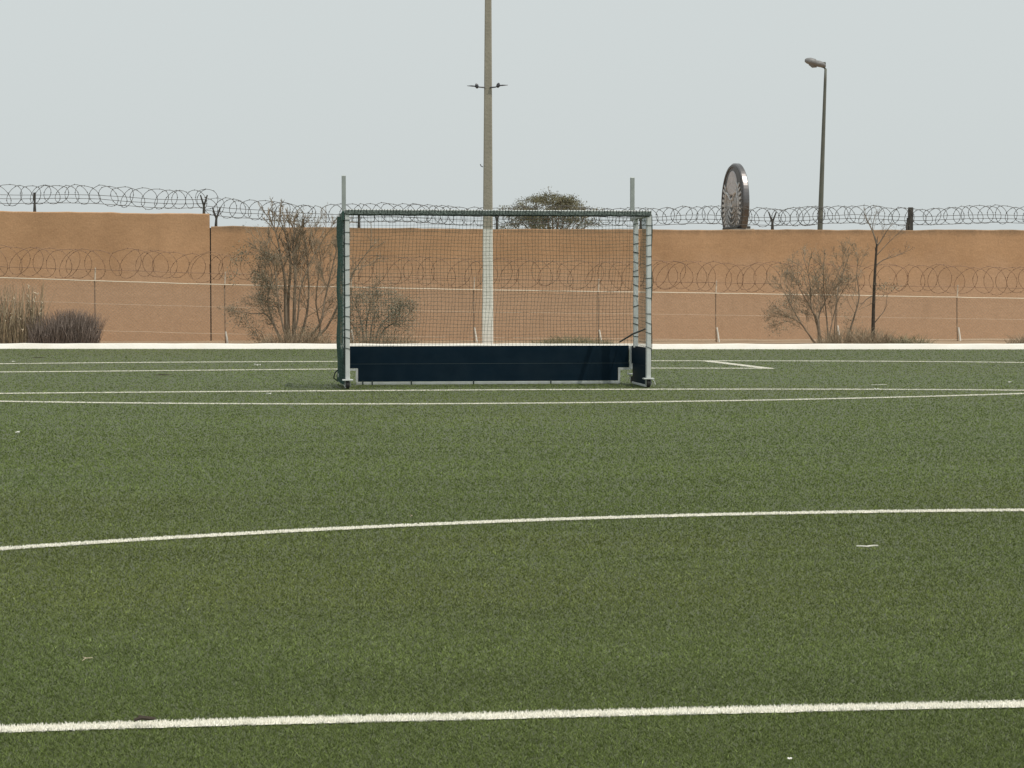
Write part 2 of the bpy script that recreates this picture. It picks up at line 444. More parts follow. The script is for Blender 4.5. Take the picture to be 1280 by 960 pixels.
ribbon_and_blades('corner_line', .16, dA.x + dx * tt, dA.y + dy * tt, np.full(60, -dy / L), np.full(60, dx / L))

# sandy strip behind the kerb
mb = MB(); nx_, ny_ = 90, 14
xs = np.linspace(-45, 45, nx_); g = []
for j in range(ny_):
    for x in xs:
        y = kerb_y(x) + KERB_W - .05 + (16 - 0) * (j / (ny_ - 1)) ** 1.6
        g.append((x, y, .05 + .035 * float(vnoise(np.array([x]), np.array([y]), 1.3, 9)[0])))
mb.v = g
mb.f = [(j * nx_ + i, j * nx_ + i + 1, (j + 1) * nx_ + i + 1, (j + 1) * nx_ + i) for j in range(ny_ - 1) for i in range(nx_ - 1)]
tag(mb.build('sandy_strip', 'sand', smooth=True), kind='structure')

# whitewashed kerb, hand-laid so its edges wander a little
mb = MB(); rs = []
for x in np.arange(-30, 30.01, 0.4):
    y = kerb_y(x) + R(-.006, .006); t = KERB_H + R(-.006, .006); b = .012
    rs.append([(x, y, -.02), (x, y, .012), (x, y + .055, t - b), (x, y + .055 + b, t), (x, y + KERB_W - b, t + R(-.003, .003)), (x, y + KERB_W, t - b), (x, y + KERB_W, -.02)])
mb.rings(rs)
tag(mb.build('kerb', 'kerb'), kind='structure')

# ------------------------------------------------------------------ perimeter walls
WY, WS = 49.6, 0.14
WANG = math.atan(WS)
def wall_obj(name, label, x0, x1, tops, thick=.22):
    root = thing(name, (0, WY, 0), label, 'wall', rz=WANG)
    mb = MB(); rs = []
    us = np.arange(x0, x1 + .001, (x1 - x0) / max(2, round((x1 - x0) / .25)))
    for i, u in enumerate(us):
        t = np.interp(u, [p[0] for p in tops], [p[1] for p in tops])
        j = 0.022 * (vnoise(np.array([u]), np.array([0.]), .5, 21)[0] - .5) + R(-.006, .006)
        t = t + j
        rs.append([(u, 0, -.1), (u, 0, t - .02), (u, .02, t), (u, thick - .02, t + R(-.008, .008)), (u, thick, t - .02), (u, thick, -.1)])
    mb.rings(rs)
    mb.build('wall_body', 'wall', root)
    return root
def wl_u(px, py):       # wall coordinates (along, up) of a sighted point
    p = plane_at(px, py, WY, WS)
    return p.x / math.cos(WANG), p.z
uL0 = wl_u(0, 263.6); uL1 = wl_u(262, 267.0)
low = [wl_u(263, 282.6), wl_u(600, 286.0), wl_u(860, 287.0), wl_u(1280, 287.6)]
tall_wall = wall_obj('tall_boundary_wall', 'taller tan rendered wall section ending in a step beside the long lower wall', -34, uL1[0], [(-34, uL0[1] + .3), uL0, uL1])
low_wall = wall_obj('low_boundary_wall', 'long tan rendered boundary wall running behind the hockey goal', uL1[0] + .03, 34, low + [(34, low[-1][1])])
mb = MB(); mb.box(uL1[0] - .005, uL1[0] + .035, .03, .16, 0, low[0][1] - .04)
mb.build('expansion_joint', 'bracket', tall_wall)

def bracket(px, wall, thick=False, lean=0.0, h=.44, spread=.16):
    u, _ = wl_u(px, 280)
    if wall is tall_wall: top = np.interp(u, [uL0[0], uL1[0]], [uL0[1], uL1[1]])
    else: top = np.interp(u, [p[0] for p in low], [p[1] for p in low])
    mb = MB()
    if thick:
        mb.box(u - .055, u + .055, .06, .17, top - .05, top + .56, .012)
        mb.tube([(u - .1, .1, top - .03), (u - .07, .1, top + .3)], .03, 5)
    else:
        mb.tube([(u, .11, top - .05), (u, .11, top + .05), (u + lean, .11, top + .20)], [.042, .038, .028], 6)
        mb.tube([(u + lean, .11, top + .18), (u + lean - spread * .5, .10, top + h)], [.026, .016], 5)
        mb.tube([(u + lean, .11, top + .18), (u + lean + spread * .5, .12, top + h)], [.026, .016], 5)
    return mb.build('bracket', 'bracket', wall)
bracket(43, tall_wall, spread=.03); bracket(255, tall_wall, spread=.16)
bracket(270, low_wall, lean=.01, spread=.18); bracket(379, low_wall, h=.2, spread=.03); bracket(449, low_wall, spread=.05)
bracket(622, low_wall, spread=.12); bracket(802, low_wall, spread=.15); bracket(967, low_wall, spread=.20); bracket(1140, low_wall, thick=True)

def coil(name, label, material, path, r, pitch, wr, flat=.35, seed=1, parent=None, barbs=True):
    """path(s) -> centre point for along-coordinate s in (s0,s1); loops lie mostly along the run"""
    rr = random.Random(seed)
    (s0, s1, fn, along) = path
    pts = []; s = s0; n = 18; ph = rr.random() * 6
    while s < s1:
        pp = pitch * rr.choice([.5, .8, .9, 1.0, 1.1, 1.2, 1.5]); rad = r * rr.uniform(.84, 1.14); tilt = rr.uniform(-.4, .4); sq = rr.uniform(.75, 1.15)
        for k in range(n):
            a = 2 * math.pi * k / n
            c = fn(s + pp * k / n)
            q = c + along * (rad * sq * math.sin(a) + tilt * rad * math.cos(a)) + Vector((0, 0, rad * math.cos(a))) + along.cross(Vector((0, 0, 1))) * (flat * rad * math.sin(a + .8))
            pts.append(q)
        s += pp
    for i in range(1, len(pts) - 1):        # soften the joins between loops
        if i % n in (0, 1, n - 1): pts[i] = (pts[i - 1] + pts[i] * 2 + pts[i + 1]) / 4
    mb = MB(); mb.tube(pts, wr, 4)
    if barbs:
        for i in range(2, len(pts) - 2, 2):
            t = (pts[i + 1] - pts[i - 1]).normalized(); w = t.cross(Vector((0, 1, 0))).normalized()
            b = .016
            mb.quad(pts[i] - t * .012 + w * wr, pts[i] + w * b, pts[i] + t * .012 + w * wr)
            mb.quad(pts[i] - t * .012 - w * wr, pts[i] - w * b, pts[i] + t * .012 - w * wr)
    return tag(mb.build(name, material), label, 'razor wire', 'razor wire coils')
ALW = Vector((math.cos(WANG), math.sin(WANG), 0))
def wall_path(px0, px1, pys, y0=WY + .11):
    A = [plane_at(px, py, y0, WS) for px, py in pys]
    xs = [a.x for a in A]; zs = [a.z for a in A]
    def fn(s):
        x = s * ALW.x
        return Vector((x, y0 + WS * x, float(np.interp(x, xs, zs)) + .03 * math.sin(s * 1.7)))
    return (xs[0] / ALW.x, xs[-1] / ALW.x, fn, ALW)
def strand(mb, path, dz, r=.006, step=.6):
    s0, s1, fn, al = path; n = int((s1 - s0) / step)
    mb.tube([fn(s0 + (s1 - s0) * i / n) + Vector((0, 0, dz + R(-.012, .012))) for i in range(n + 1)], r, 4)
def wires(path, dzs, parent, r=.006):
    for dz in dzs:
        mb = MB(); strand(mb, path, dz, r)
        o = mb.build('tension_wire', 'razor', parent)
pt_tall = wall_path(-60, 258, [(-120, 238), (0, 242), (130, 245), (258, 249)])
pt_low = wall_path(262, 1400, [(258, 258), (300, 263), (420, 266), (620, 269), (860, 270), (1280, 269), (1420, 269)])
c1 = coil('razor_wire_coil', 'grey razor wire coil along the top of the taller wall section', 'razor', pt_tall, .228, .24, .0062, seed=4)
c2 = coil('razor_wire_coil', 'grey razor wire coil along the top of the long lower wall', 'razor', pt_low, .215, .22, .0062, seed=9)
wires(pt_tall, (-.01, -.10, -.20), c1); wires(pt_low, (-.01, -.10, -.21), c2)

# ------------------------------------------------------------------ chain-link fence with razor coil
FY, FS = 47.0, 0.14
FANG = math.atan(FS); ALF = Vector((math.cos(FANG), math.sin(FANG), 0))
def fp(px, py): return plane_at(px, py, FY, FS)
RAIL = [(-60, 345), (0, 347.2), (119, 351), (280, 355.9), (440, 359), (600, 362.4), (860, 366), (1050, 369), (1280, 373.2), (1400, 376)]
rp_ = [fp(*p) for p in RAIL]
def rail_z(x): return float(np.interp(x, [p.x for p in rp_], [p.z for p in rp_]))
def on_fence(x, z, dy=0.0): return Vector((x, FY + FS * x + dy, z))
fence = thing('chain_link_fence', (0, FY, 0), 'thin chain link fence with pale top wire in front of the tan wall', 'fence')
fence_inv = Vector((0, -FY, 0))
def fbuild(mb, name, material):
    o = mb.build(name, material); o.parent = fence
    o.matrix_parent_inverse = Matrix.Translation((0, -FY, 0))
    return o
mb = MB(); X = np.linspace(rp_[0].x, rp_[-1].x, 60)
mb.tube([on_fence(x, rail_z(x) + R(-.004, .004), -.03) for x in X], .012, 6); fbuild(mb, 'top_rail', 'rail')
for fr, mname, r in ((.245, 'razor_rust', .006), (-.50, 'rail', .0020), (-1.08, 'rail', .0026)):
    mb = MB(); mb.tube([on_fence(x, max(.1, rail_z(x) + fr + (0.02 * x * .1 if fr < -.5 else 0)) + R(-.006, .006), -.03) for x in X], r, 4); fbuild(mb, 'tension_wire', mname)
POSTS = [-45, 119, 281, 438, 592, 748, 895, 1046, 1197, 1347]
for px in POSTS:
    x = fp(px, 360).x; zt = rail_z(x)
    mb = MB(); l_ = R(-.02, .02)
    mb.tube([on_fence(x + .012, 0.0), on_fence(x + l_ * .4, zt * .5), on_fence(x + l_, zt + .02)], .016, 6); fbuild(mb, 'fence_post', 'fence_post')
    mb = MB(); mb.tube([on_fence(x + l_ + .008, zt + .02), on_fence(x + l_ + .018, zt + .29)], [.018, .015], 6); fbuild(mb, 'post_extension', 'fence_post_top')
    mb = MB(); b = R(.30, .44); q = R(.03, .06)
    mb.tube([on_fence(x + .03 + q, -.05, -.06), on_fence(x + .03 + q * .4, b * .5, -.05), on_fence(x + .02, b, -.045)], [.028, .024, .019], 6); fbuild(mb, 'post_footing', 'whitewash')
# the woven mesh: two families of slanting wires
mb = MB(); sp = .078; x = rp_[0].x - 1.5
while x < rp_[-1].x:
    for sgn in (1, -1):
        xa, xb = (x, x + 1.5) if sgn == 1 else (x + 1.5, x)
        za, zb = .05, 1.55
        tm = rail_z((xa + xb) / 2)
        f = min(1.0, (tm - za) / (zb - za))
        mb.tube([on_fence(xa, za, .006 * sgn), on_fence(xa + (xb - xa) * f, za + (zb - za) * f, .006 * sgn)], .0021, 3, cap=False)
    x += sp
o = fbuild(mb, 'chain_link_mesh', 'link'); o['kind'] = 'stuff'
FC = [fp(*p) for p in [(-60, 325), (0, 327), (140, 329), (280, 333), (600, 341), (860, 345), (1280, 350), (1400, 351)]]
def fpath():
    xs = [a.x for a in FC]; zs = [a.z for a in FC]
    def fn(s):
        x = s * ALF.x
        return Vector((x, FY + FS * x, float(np.interp(x, xs, zs)) + .02 * math.sin(s * 2.1)))
    return (xs[0] / ALF.x, xs[-1] / ALF.x, fn, ALF)
coil('razor_wire_coil', 'rusty brown razor wire coil riding on top of the chain link fence', 'razor_rust', fpath(), .325, .29, .0052, seed=15)

# ------------------------------------------------------------------ hockey goal
GOAL = thing('hockey_goal', (-0.157, 25.3, 0), 'white framed field hockey goal with dark net and navy backboard on wheels', 'goal', rz=math.radians(6.5))
HW = 1.855
def part(mb, name, material, parent=GOAL, smooth=False): return mb.build(name, material, parent, smooth)
def caster(x, y, top, r=.052):
    mb = MB(); mb.box(x - .065, x + .065, y - .06, y + .06, top, top + .016, .003)
    pl = part(mb, 'caster_plate', 'alu')
    for s in (-1, 1):
        mb = MB(); mb.box(x + s * .030 - .004, x + s * .030 + .004, y - .03, y + .03, top - .075, top - .001)
        part(mb, 'caster_fork', 'alu_dull', pl)
    mb = MB(); rs = []
    for (dx, rad) in ((-.021, r * .86), (-.017, r), (.017, r), (.021, r * .86)):
        rs.append([(x + dx, y + math.cos(a) * rad, r + .012 + math.sin(a) * rad) for a in (2 * math.pi * j / 20 for j in range(20))])
    mb.rings(rs); w = part(mb, 'wheel', 'rubber', pl)
    mb = MB(); mb.tube([(x - .026, y, r + .012), (x + .026, y, r + .012)], .030, 12); part(mb, 'wheel_hub', 'hub', pl)
for s in (-1, 1):
    mb = MB(); mb.box(s * HW - .027, s * HW + .027, -.035, .04, .128, 2.135, .006); part(mb, 'goal_post', 'alu')
    caster(s * HW, 0.0, .112)
mb = MB(); mb.box(-HW - .030, HW + .030, -.036, .042, 2.136, 2.190, .006); part(mb, 'crossbar', 'alu')
for s in (-1, 1):
    mb = MB(); mb.box(s * HW - .024, s * HW + .024, .044, 1.225, 2.115, 2.155, .004); part(mb, 'top_side_bar', 'alu_dull')
    mb = MB(); mb.box(s * HW - .030, s * HW + .028, .885, .935, .48, 2.113, .005); part(mb, 'rear_upright', 'alu')
    mb = MB(); mb.box(s * HW - .030, s * HW + .026, 1.17, 1.22, .20, .498, .005); part(mb, 'lower_rear_post', 'alu')
    mb = MB(); mb.box(s * HW - .026, s * HW + .026, 1.165, 1.215, 2.157, 2.665, .004); part(mb, 'pole_stub', 'alu_dull')
    caster(s * HW + .01, 1.19, .175 - .05, .045)
    # side boards
    xb = s * (HW + .002)
    mb = MB(); mb.box(xb - .012, xb + .012, .045, 1.165, .272, .500, .003); part(mb, 'side_board', 'board')
    mb = MB(); mb.box(xb - .012, xb + .012, .12, 1.09, .040, .270, .003); part(mb, 'side_board', 'board')
    mb = MB(); mb.box(xb - .02, xb + .02, .10, 1.10, .012, .0395, .003); part(mb, 'side_rail', 'alu')
# backboard: two long planks, notched at the ends over the wheels
mb = MB(); mb.box(-HW + .031, HW - .031, 1.226, 1.250, .2745, .500, .003); part(mb, 'back_board', 'board')
prof = [(-HW + .175, .046), (HW - .175, .046), (HW - .175, .216), (HW - .031, .216), (HW - .031, .2705), (-HW + .031, .2705), (-HW + .031, .216), (-HW + .175, .216)]
mb = MB(); mb.rings([[(x, 1.226, z) for x, z in prof], [(x, 1.250, z) for x, z in prof]]); part(mb, 'back_board', 'board')
mb = MB(); mb.box(-HW + .032, HW - .032, 1.2275, 1.246, .269, .276); part(mb, 'board_seam', 'board_seam')
mb = MB(); mb.box(-HW + .15, HW - .15, 1.215, 1.256, .006, .042, .003); part(mb, 'bottom_rail', 'alu_rail')
for s in (-1, 1):                              # aluminium trim round each wheel notch
    a, b = sorted((s * (HW - .146), s * (HW - .174)))
    mb = MB(); mb.box(a, b, 1.219, 1.2255, .046, .214); part(mb, 'notch_trim', 'alu')
    a, b = sorted((s * (HW + .05), s * (HW - .174)))
    mb = MB(); mb.box(a, b, 1.2215, 1.2252, .187, .2145) ; part(mb, 'notch_trim', 'alu')
    a, b = sorted((s * (HW + .052), s * (HW + .028)))
    mb = MB(); mb.box(a, b, 1.219, 1.2245, .02, .186); part(mb, 'notch_trim', 'alu')
for x in (-1.62, -1.50, -1.0, -.2, .8):        # dark clips on the bottom rail
    mb = MB(); mb.box(x - .008, x + .008, 1.210, 1.2145, .004, .06); part(mb, 'rail_clip', 'cord')

# net: sagging panels of square mesh
def sag(u, v, amp, k): return amp * math.sin(math.pi * u) * math.sin(math.pi * v) + .010 * math.sin(u * 23 + k) * math.sin(v * 13 + 2 * k)
def back_p(u, v):     # u across, v down
    x = -1.93 + 3.86 * u
    y = .95 + .375 * v + sag(u, v, .02, 1.0)
    z = 2.175 - 1.99 * v - .008 * math.sin(u * 17) * (1 - v)
    return Vector((x + .012 * math.sin(v * 11 + u * 5), y, z))
def top_p(u, v):
    x = -1.90 + 3.80 * u
    return Vector((x, .045 + .905 * v, 2.165 + .010 * v - .008 * math.sin(math.pi * v) * (.6 + .4 * math.sin(u * 12))))
def side_p(s):
    def f(u, v):       # u front to back, v down
        top, bot = .95, 1.27
        y = .02 + (top + (bot - top) * v - .02) * u
        bulge = (.035 + .055 * u ** .7) if s < 0 else (.045 + .035 * u)
        x = s * (HW + bulge + .02 * math.sin(math.pi * u) * math.sin(math.pi * v) + .008 * math.sin(v * 19))
        return Vector((x, y, 2.14 - 2.08 * v - .02 * math.sin(math.pi * u) * (1 - v)))
    return f
def net_panel(fn, nu, nv, r, name):
    mb = MB()
    for i in range(nu + 1):
        o1 = R(-.12, .12)
        mb.tube([fn(min(1, max(0, (i + o1 + .10 * math.sin(j * .7 + i)) / nu)), j / (nv // 2)) for j in range(nv // 2 + 1)], r, 3, cap=False)
    for j in range(nv + 1):
        o1 = R(-.12, .12)
        mb.tube([fn(i / (nu // 2), min(1, max(0, (j + o1 + .12 * math.sin(i * .5 + j)) / nv))) for i in range(nu // 2 + 1)], r, 3, cap=False)
    return part(mb, name, 'net')
net_panel(back_p, 86, 43, .0020, 'back_net')
net_panel(top_p, 86, 20, .0018, 'top_net')
net_panel(side_p(-1), 26, 50, .0027, 'side_net')
net_panel(side_p(1), 24, 46, .0021, 'side_net')
# lacing: spiral on the crossbar, ties on the uprights
mb = MB(); pts = []; x = -HW - .02; k = 0
while x < HW + .02:
    for (dy, dz) in ((-.043, 2.131), (-.043, 2.1915), (.050, 2.1915), (.050, 2.131)):
        pts.append((x + R(-.005, .005), dy, dz)); x += .009
mb.tube(pts, .0034, 4); part(mb, 'crossbar_lacing', 'cord')
mb = MB(); rs = []                             # net gathered and bunched along the bar
for i in range(121):
    x = -HW - .02 + (2 * HW + .04) * i / 120; w = R(-.004, .004)
    rs.append([(x, -.0385, 2.180 + w), (x, -.0415 + R(-.003, .001), 2.160), (x, -.043 + R(-.004, .001), 2.134), (x, -.036, 2.122 + w), (x, .02, 2.118 + w), (x, .046, 2.128), (x, .0465, 2.170)])
mb.rings(rs, cap=False, close=False); part(mb, 'net_wrap', 'net_bunch')
mb = MB(); mb.tube([(-HW + 3.71 * i / 60, -.030 + R(-.006, .006), 2.128 + R(-.006, .004)) for i in range(61)], .013, 5); part(mb, 'net_head_rope', 'cord')
def tie(x, y, hx, hy, z, h=.007):
    mb = MB(); t = R(-.012, .012)
    a, b = hx + .004, hy + .004
    lo = [(x - a, y - b, z - t), (x + a, y - b, z + t), (x + a, y + b, z + t), (x - a, y + b, z - t)]
    mb.rings([lo, [(p[0], p[1], p[2] + h) for p in lo]]); part(mb, 'net_tie', 'cord')
for s in (-1, 1):
    z = .50
    while z < 2.1:
        tie(s * HW, .0025, .027, .0375, z); z += R(.10, .20)
    z = .62
    while z < 2.08:
        tie(s * HW - .001, .91, .029, .025, z, R(.006, .014)); z += R(.07, .16)
    mb = MB(); mb.tube([(s * (HW + .034), .02 + R(-.004, .004), .3 + 1.85 * i / 30) for i in range(31)], .007, 5); part(mb, 'net_side_rope', 'cord')
mb = MB()
for z in (2.02, 2.075, 1.965):
    mb.box(-HW - .034, -HW + .033, .880, .940, z, z + .026)
part(mb, 'tape_wrap', 'tape')
mb = MB(); mb.box(-HW - .06, -HW - .031, -.03, .95, 2.05, 2.17, .01); part(mb, 'rolled_net_edge', 'net')
mb = MB(); mb.tube([(HW - .01, .05, .74), (HW - .07, .7, .66), (HW - .16, 1.2, .545)], [.010, .012, .010], 6); part(mb, 'side_brace', 'brace')
mb = MB(); mb.tube([(-HW - .06, 1.15, .22), (-HW - .12, 1.1, .17), (-HW - .14, 1.1, .10), (-HW - .09, 1.1, .06), (-HW - .04, 1.1, .10)], .009, 5); part(mb, 'loose_rope', 'cord')
mb = MB(); mb.box(-HW - .085, -HW - .03, 1.0, 1.1, .11, .16, .008); part(mb, 'side_bracket', 'alu')
mb = MB(); mb.tube([(HW + .045, .02, .12), (HW + .075, .01, .09), (HW + .09, 0, .045)], .003, 4); part(mb, 'loose_cord_end', 'tape')

# ------------------------------------------------------------------ concrete power pole
pb = spot(609.6, 431, .05); PY = 44.6
pb = at(609.6, 428, PY); tp = at(610.2, 0, PY)
pole = thing('utility_pole', (pb.x, PY, .02), 'tall tapered concrete utility pole with a cross arm behind the goal', 'utility pole')
Htot = 9.2
def pw(z): return .122 - .0068 * z          # half width
def pole_rings(zs, shift=0.0):
    rs = []
    for z in zs:
        a = pw(z); d = a * .85; c = .018; cx = (tp.x - pb.x) * z / (tp.z - pb.z)
        g0, g1 = d * .45, .03                # grooved right flank
        rs.append([(cx - a + c, -d, z), (cx + a - c, -d, z), (cx + a, -d + c, z), (cx + a, -g0, z), (cx + a - g1, -g0 + .02, z), (cx + a - g1, g0 - .02, z), (cx + a, g0, z), (cx + a, d - c, z), (cx + a - c, d, z), (cx - a + c, d, z), (cx - a, d - c, z), (cx - a, -d + c, z)])
    return rs
mb = MB(); mb.rings(pole_rings([-.1, 1.0, 2.0, 2.55])); mb.build('pale_shaft', 'concrete_pale', pole)['label'] = 'pale lower shaft'  # lower shaft has a paler colour than the shaft above
mb = MB(); mb.rings(pole_rings([2.551, 4, 6, 8, Htot])); mb.build('shaft', 'concrete', pole)
az = at(610, 110, PY).z - .02
mb = MB()
for s in (-1, 1):
    mb.tube([(s * .05, -.09, az), (s * .16, -.10, az + .008), (s * .27, -.10, az + .02 + .015 * (s > 0))], [.018, .015, .013], 6)
mb.build('cross_arm', 'insulator', pole)
for s in (-1, 1):
    zz = az + .025 + .015 * (s > 0)
    mb = MB(); mb.tube([(s * .22, -.10, zz - .045), (s * .225, -.10, zz - .01), (s * .235, -.10, zz + .03), (s * .245, -.10, zz + .06)], [.016, .040, .036, .014], 8); mb.build('insulator', 'insulator', pole)
    mb = MB(); mb.tube([(s * .22, -.10, zz), (s * .33, -.10, zz + .008), (s * .44, -.10, zz + .012)], [.014, .016, .005], 6); mb.build('arm_spike', 'insulator', pole)
hz = at(603, 210, PY).z
mb = MB(); mb.tube([(-.10, -.05, hz), (-.14, -.06, hz + .02), (-.155, -.06, hz + .06)], .010, 5); mb.build('step_hook', 'insulator', pole)

# ------------------------------------------------------------------ street lamp behind the wall
LY = 75.0
lb, lt = at(1025, 287, LY), at(1032, 86, LY)
lamp = thing('street_lamp', (lb.x - .02, LY, 0), 'tall grey street lamp with a single tilted head rising behind the wall', 'street lamp')
dx = (lt.x - lb.x); sl_ = dx / (lt.z - lb.z)
H2 = lt.z
mb = MB(); zs = [0, .6, 3, 5, 7, H2 - .4, H2]
mb.tube([((z - lb.z) * sl_ + .02, 0, z) for z in zs], [.125, .118, .100, .085, .068, .052, .045], 10); mb.build('lamp_post', 'lamp_pole', lamp, True)
x0 = (H2 - lb.z) * sl_ + .02
mb = MB(); mb.tube([(x0, 0, H2 - .01), (x0 - .06, 0, H2 + .05), (x0 - .24, 0, H2 + .11)], .034, 8); mb.build('lamp_arm', 'lamp_pole', lamp, True)
mb = MB(); rs = []
for t, hw, zt, zb_ in ((.02, .07, .05, -.06), (.08, .11, .10, -.09), (.22, .15, .125, -.11), (.36, .16, .12, -.11), (.38, .18, .155, -.12), (.55, .18, .165, -.11), (.70, .13, .12, -.08), (.77, .06, .06, -.04)):
    cx, cz = x0 + .02 - t, H2 + .115 + t * .22
    rs.append([(cx, hw * math.cos(a), cz + (zt if math.sin(a) > 0 else -zb_) * math.sin(a)) for a in (2 * math.pi * j / 12 for j in range(12))])
mb.rings(rs); mb.build('lamp_head', 'lamp_head', lamp, True)
mb = MB(); mb.box(x0 - .13, x0 + .0, -.07, .07, H2 + .10, H2 + .24, .02); mb.build('lamp_housing', 'lamp_pole', lamp)
mb = MB(); mb.tube([(x0 - .32, 0, H2 + .095), (x0 - .46, 0, H2 + .115), (x0 - .60, 0, H2 + .175)], [.05, .085, .04], 10); mb.build('lamp_lens', 'lamp_glass', lamp, True)

# ------------------------------------------------------------------ round medal monument on a plinth behind the wall
MY = 60.0
mc = at(915.5, 255.5, MY); Rm = 51 * MY / FPX
medal = thing('medal_monument', (mc.x, MY, 0), 'big round metal medallion monument with embossed rings showing above the wall', 'monument', rz=math.radians(-80.5))
zc = mc.z; T = .18
def ring_pts(r, y, n=72): return [(math.cos(2 * math.pi * j / n) * r, y, zc + math.sin(2 * math.pi * j / n) * r) for j in range(n)]
mb = MB(); mb.rings([ring_pts(Rm - .03, 0), ring_pts(Rm, .03), ring_pts(Rm, T - .03), ring_pts(Rm - .03, T)]); mb.build('medal_disc', 'medal_rim', medal)
mb = MB(); mb.rings([ring_pts(Rm * .90, -.004), ring_pts(Rm * .90, .01)]); mb.build('medal_field', 'medal_dark', medal)
def torus(r, w, h, y0=-.004, n=72, mname='medal', nm='raised_ring', ex=1.0, cz=0):
    mb = MB(); rs = []
    for rr_, yy in ((r - w, y0), (r - w * .6, y0 - h), (r + w * .6, y0 - h), (r + w, y0)):
        rs.append([(math.cos(2 * math.pi * j / n) * rr_, yy, zc + cz + math.sin(2 * math.pi * j / n) * rr_ * ex) for j in range(n)])
    mb.rings(rs, cap=False); return mb.build(nm, mname, medal)
torus(Rm * .93, .05, .03, y0=.004, mname='medal_dark')
for q_, w_ in ((.62, .022), (.50, .018), (.36, .026), (.24, .030), (.10, .035)): torus(Rm * q_, w_, .03, cz=Rm * .04)
mb = MB()
for j in range(40):                      # lettering-like studs round the border
    a = 2 * math.pi * j / 40
    if .22 * math.pi < a < .78 * math.pi: continue
    c = Vector((math.cos(a) * Rm * .76, 0, zc + math.sin(a) * Rm * .76)); r_ = Vector((math.cos(a), 0, math.sin(a))); t_ = Vector((-math.sin(a), 0, math.cos(a)))
    hw, hh = .034, .07 + .02 * (j % 3)
    q = [c + r_ * hh + t_ * hw, c + r_ * hh - t_ * hw, c - r_ * hh - t_ * hw, c - r_ * hh + t_ * hw]
    mb.rings([[(p.x, -.004, p.z) for p in q], [(p.x, -.032, p.z) for p in q]])
mb.build('border_studs', 'medal', medal)
mb = MB(); sh = []
for j in range(40):                      # smooth pale crest in the upper field
    a = 2 * math.pi * j / 40
    sh.append((math.cos(a) * Rm * (.42 - .08 * math.sin(a)), zc + Rm * .52 + math.sin(a) * Rm * .30))
mb.rings([[(p[0], -.004, p[1]) for p in sh], [(p[0] * .94, -.03, zc + Rm * .52 + (p[1] - zc - Rm * .52) * .94) for p in sh]]); mb.build('crest', 'medal_pale', medal)
for sx in (-1, 1):
    mb = MB(); mb.tube([(sx * Rm * .10, -.02, zc + Rm * .10), (sx * Rm * .28, -.03, zc + Rm * .25), (sx * Rm * .46, -.02, zc + Rm * .30), (sx * Rm * .58, -.02, zc + Rm * .05), (sx * Rm * .56, -.02, zc - Rm * .35), (sx * Rm * .3, -.02, zc - Rm * .66)], [.03, .045, .045, .035, .03, .02], 6); mb.build('embossed_branch', 'medal', medal)
pz = at(915, 284.5, MY).z
mb = MB(); mb.box(-.95, .95, -.16, T + .22, 0, pz - .06, .02); mb.build('plinth', 'plinth', medal)
mb = MB(); mb.box(-.80, .80, -.08, T + .14, pz - .058, pz + .02, .015); mb.build('plinth_cap', 'bracket', medal)

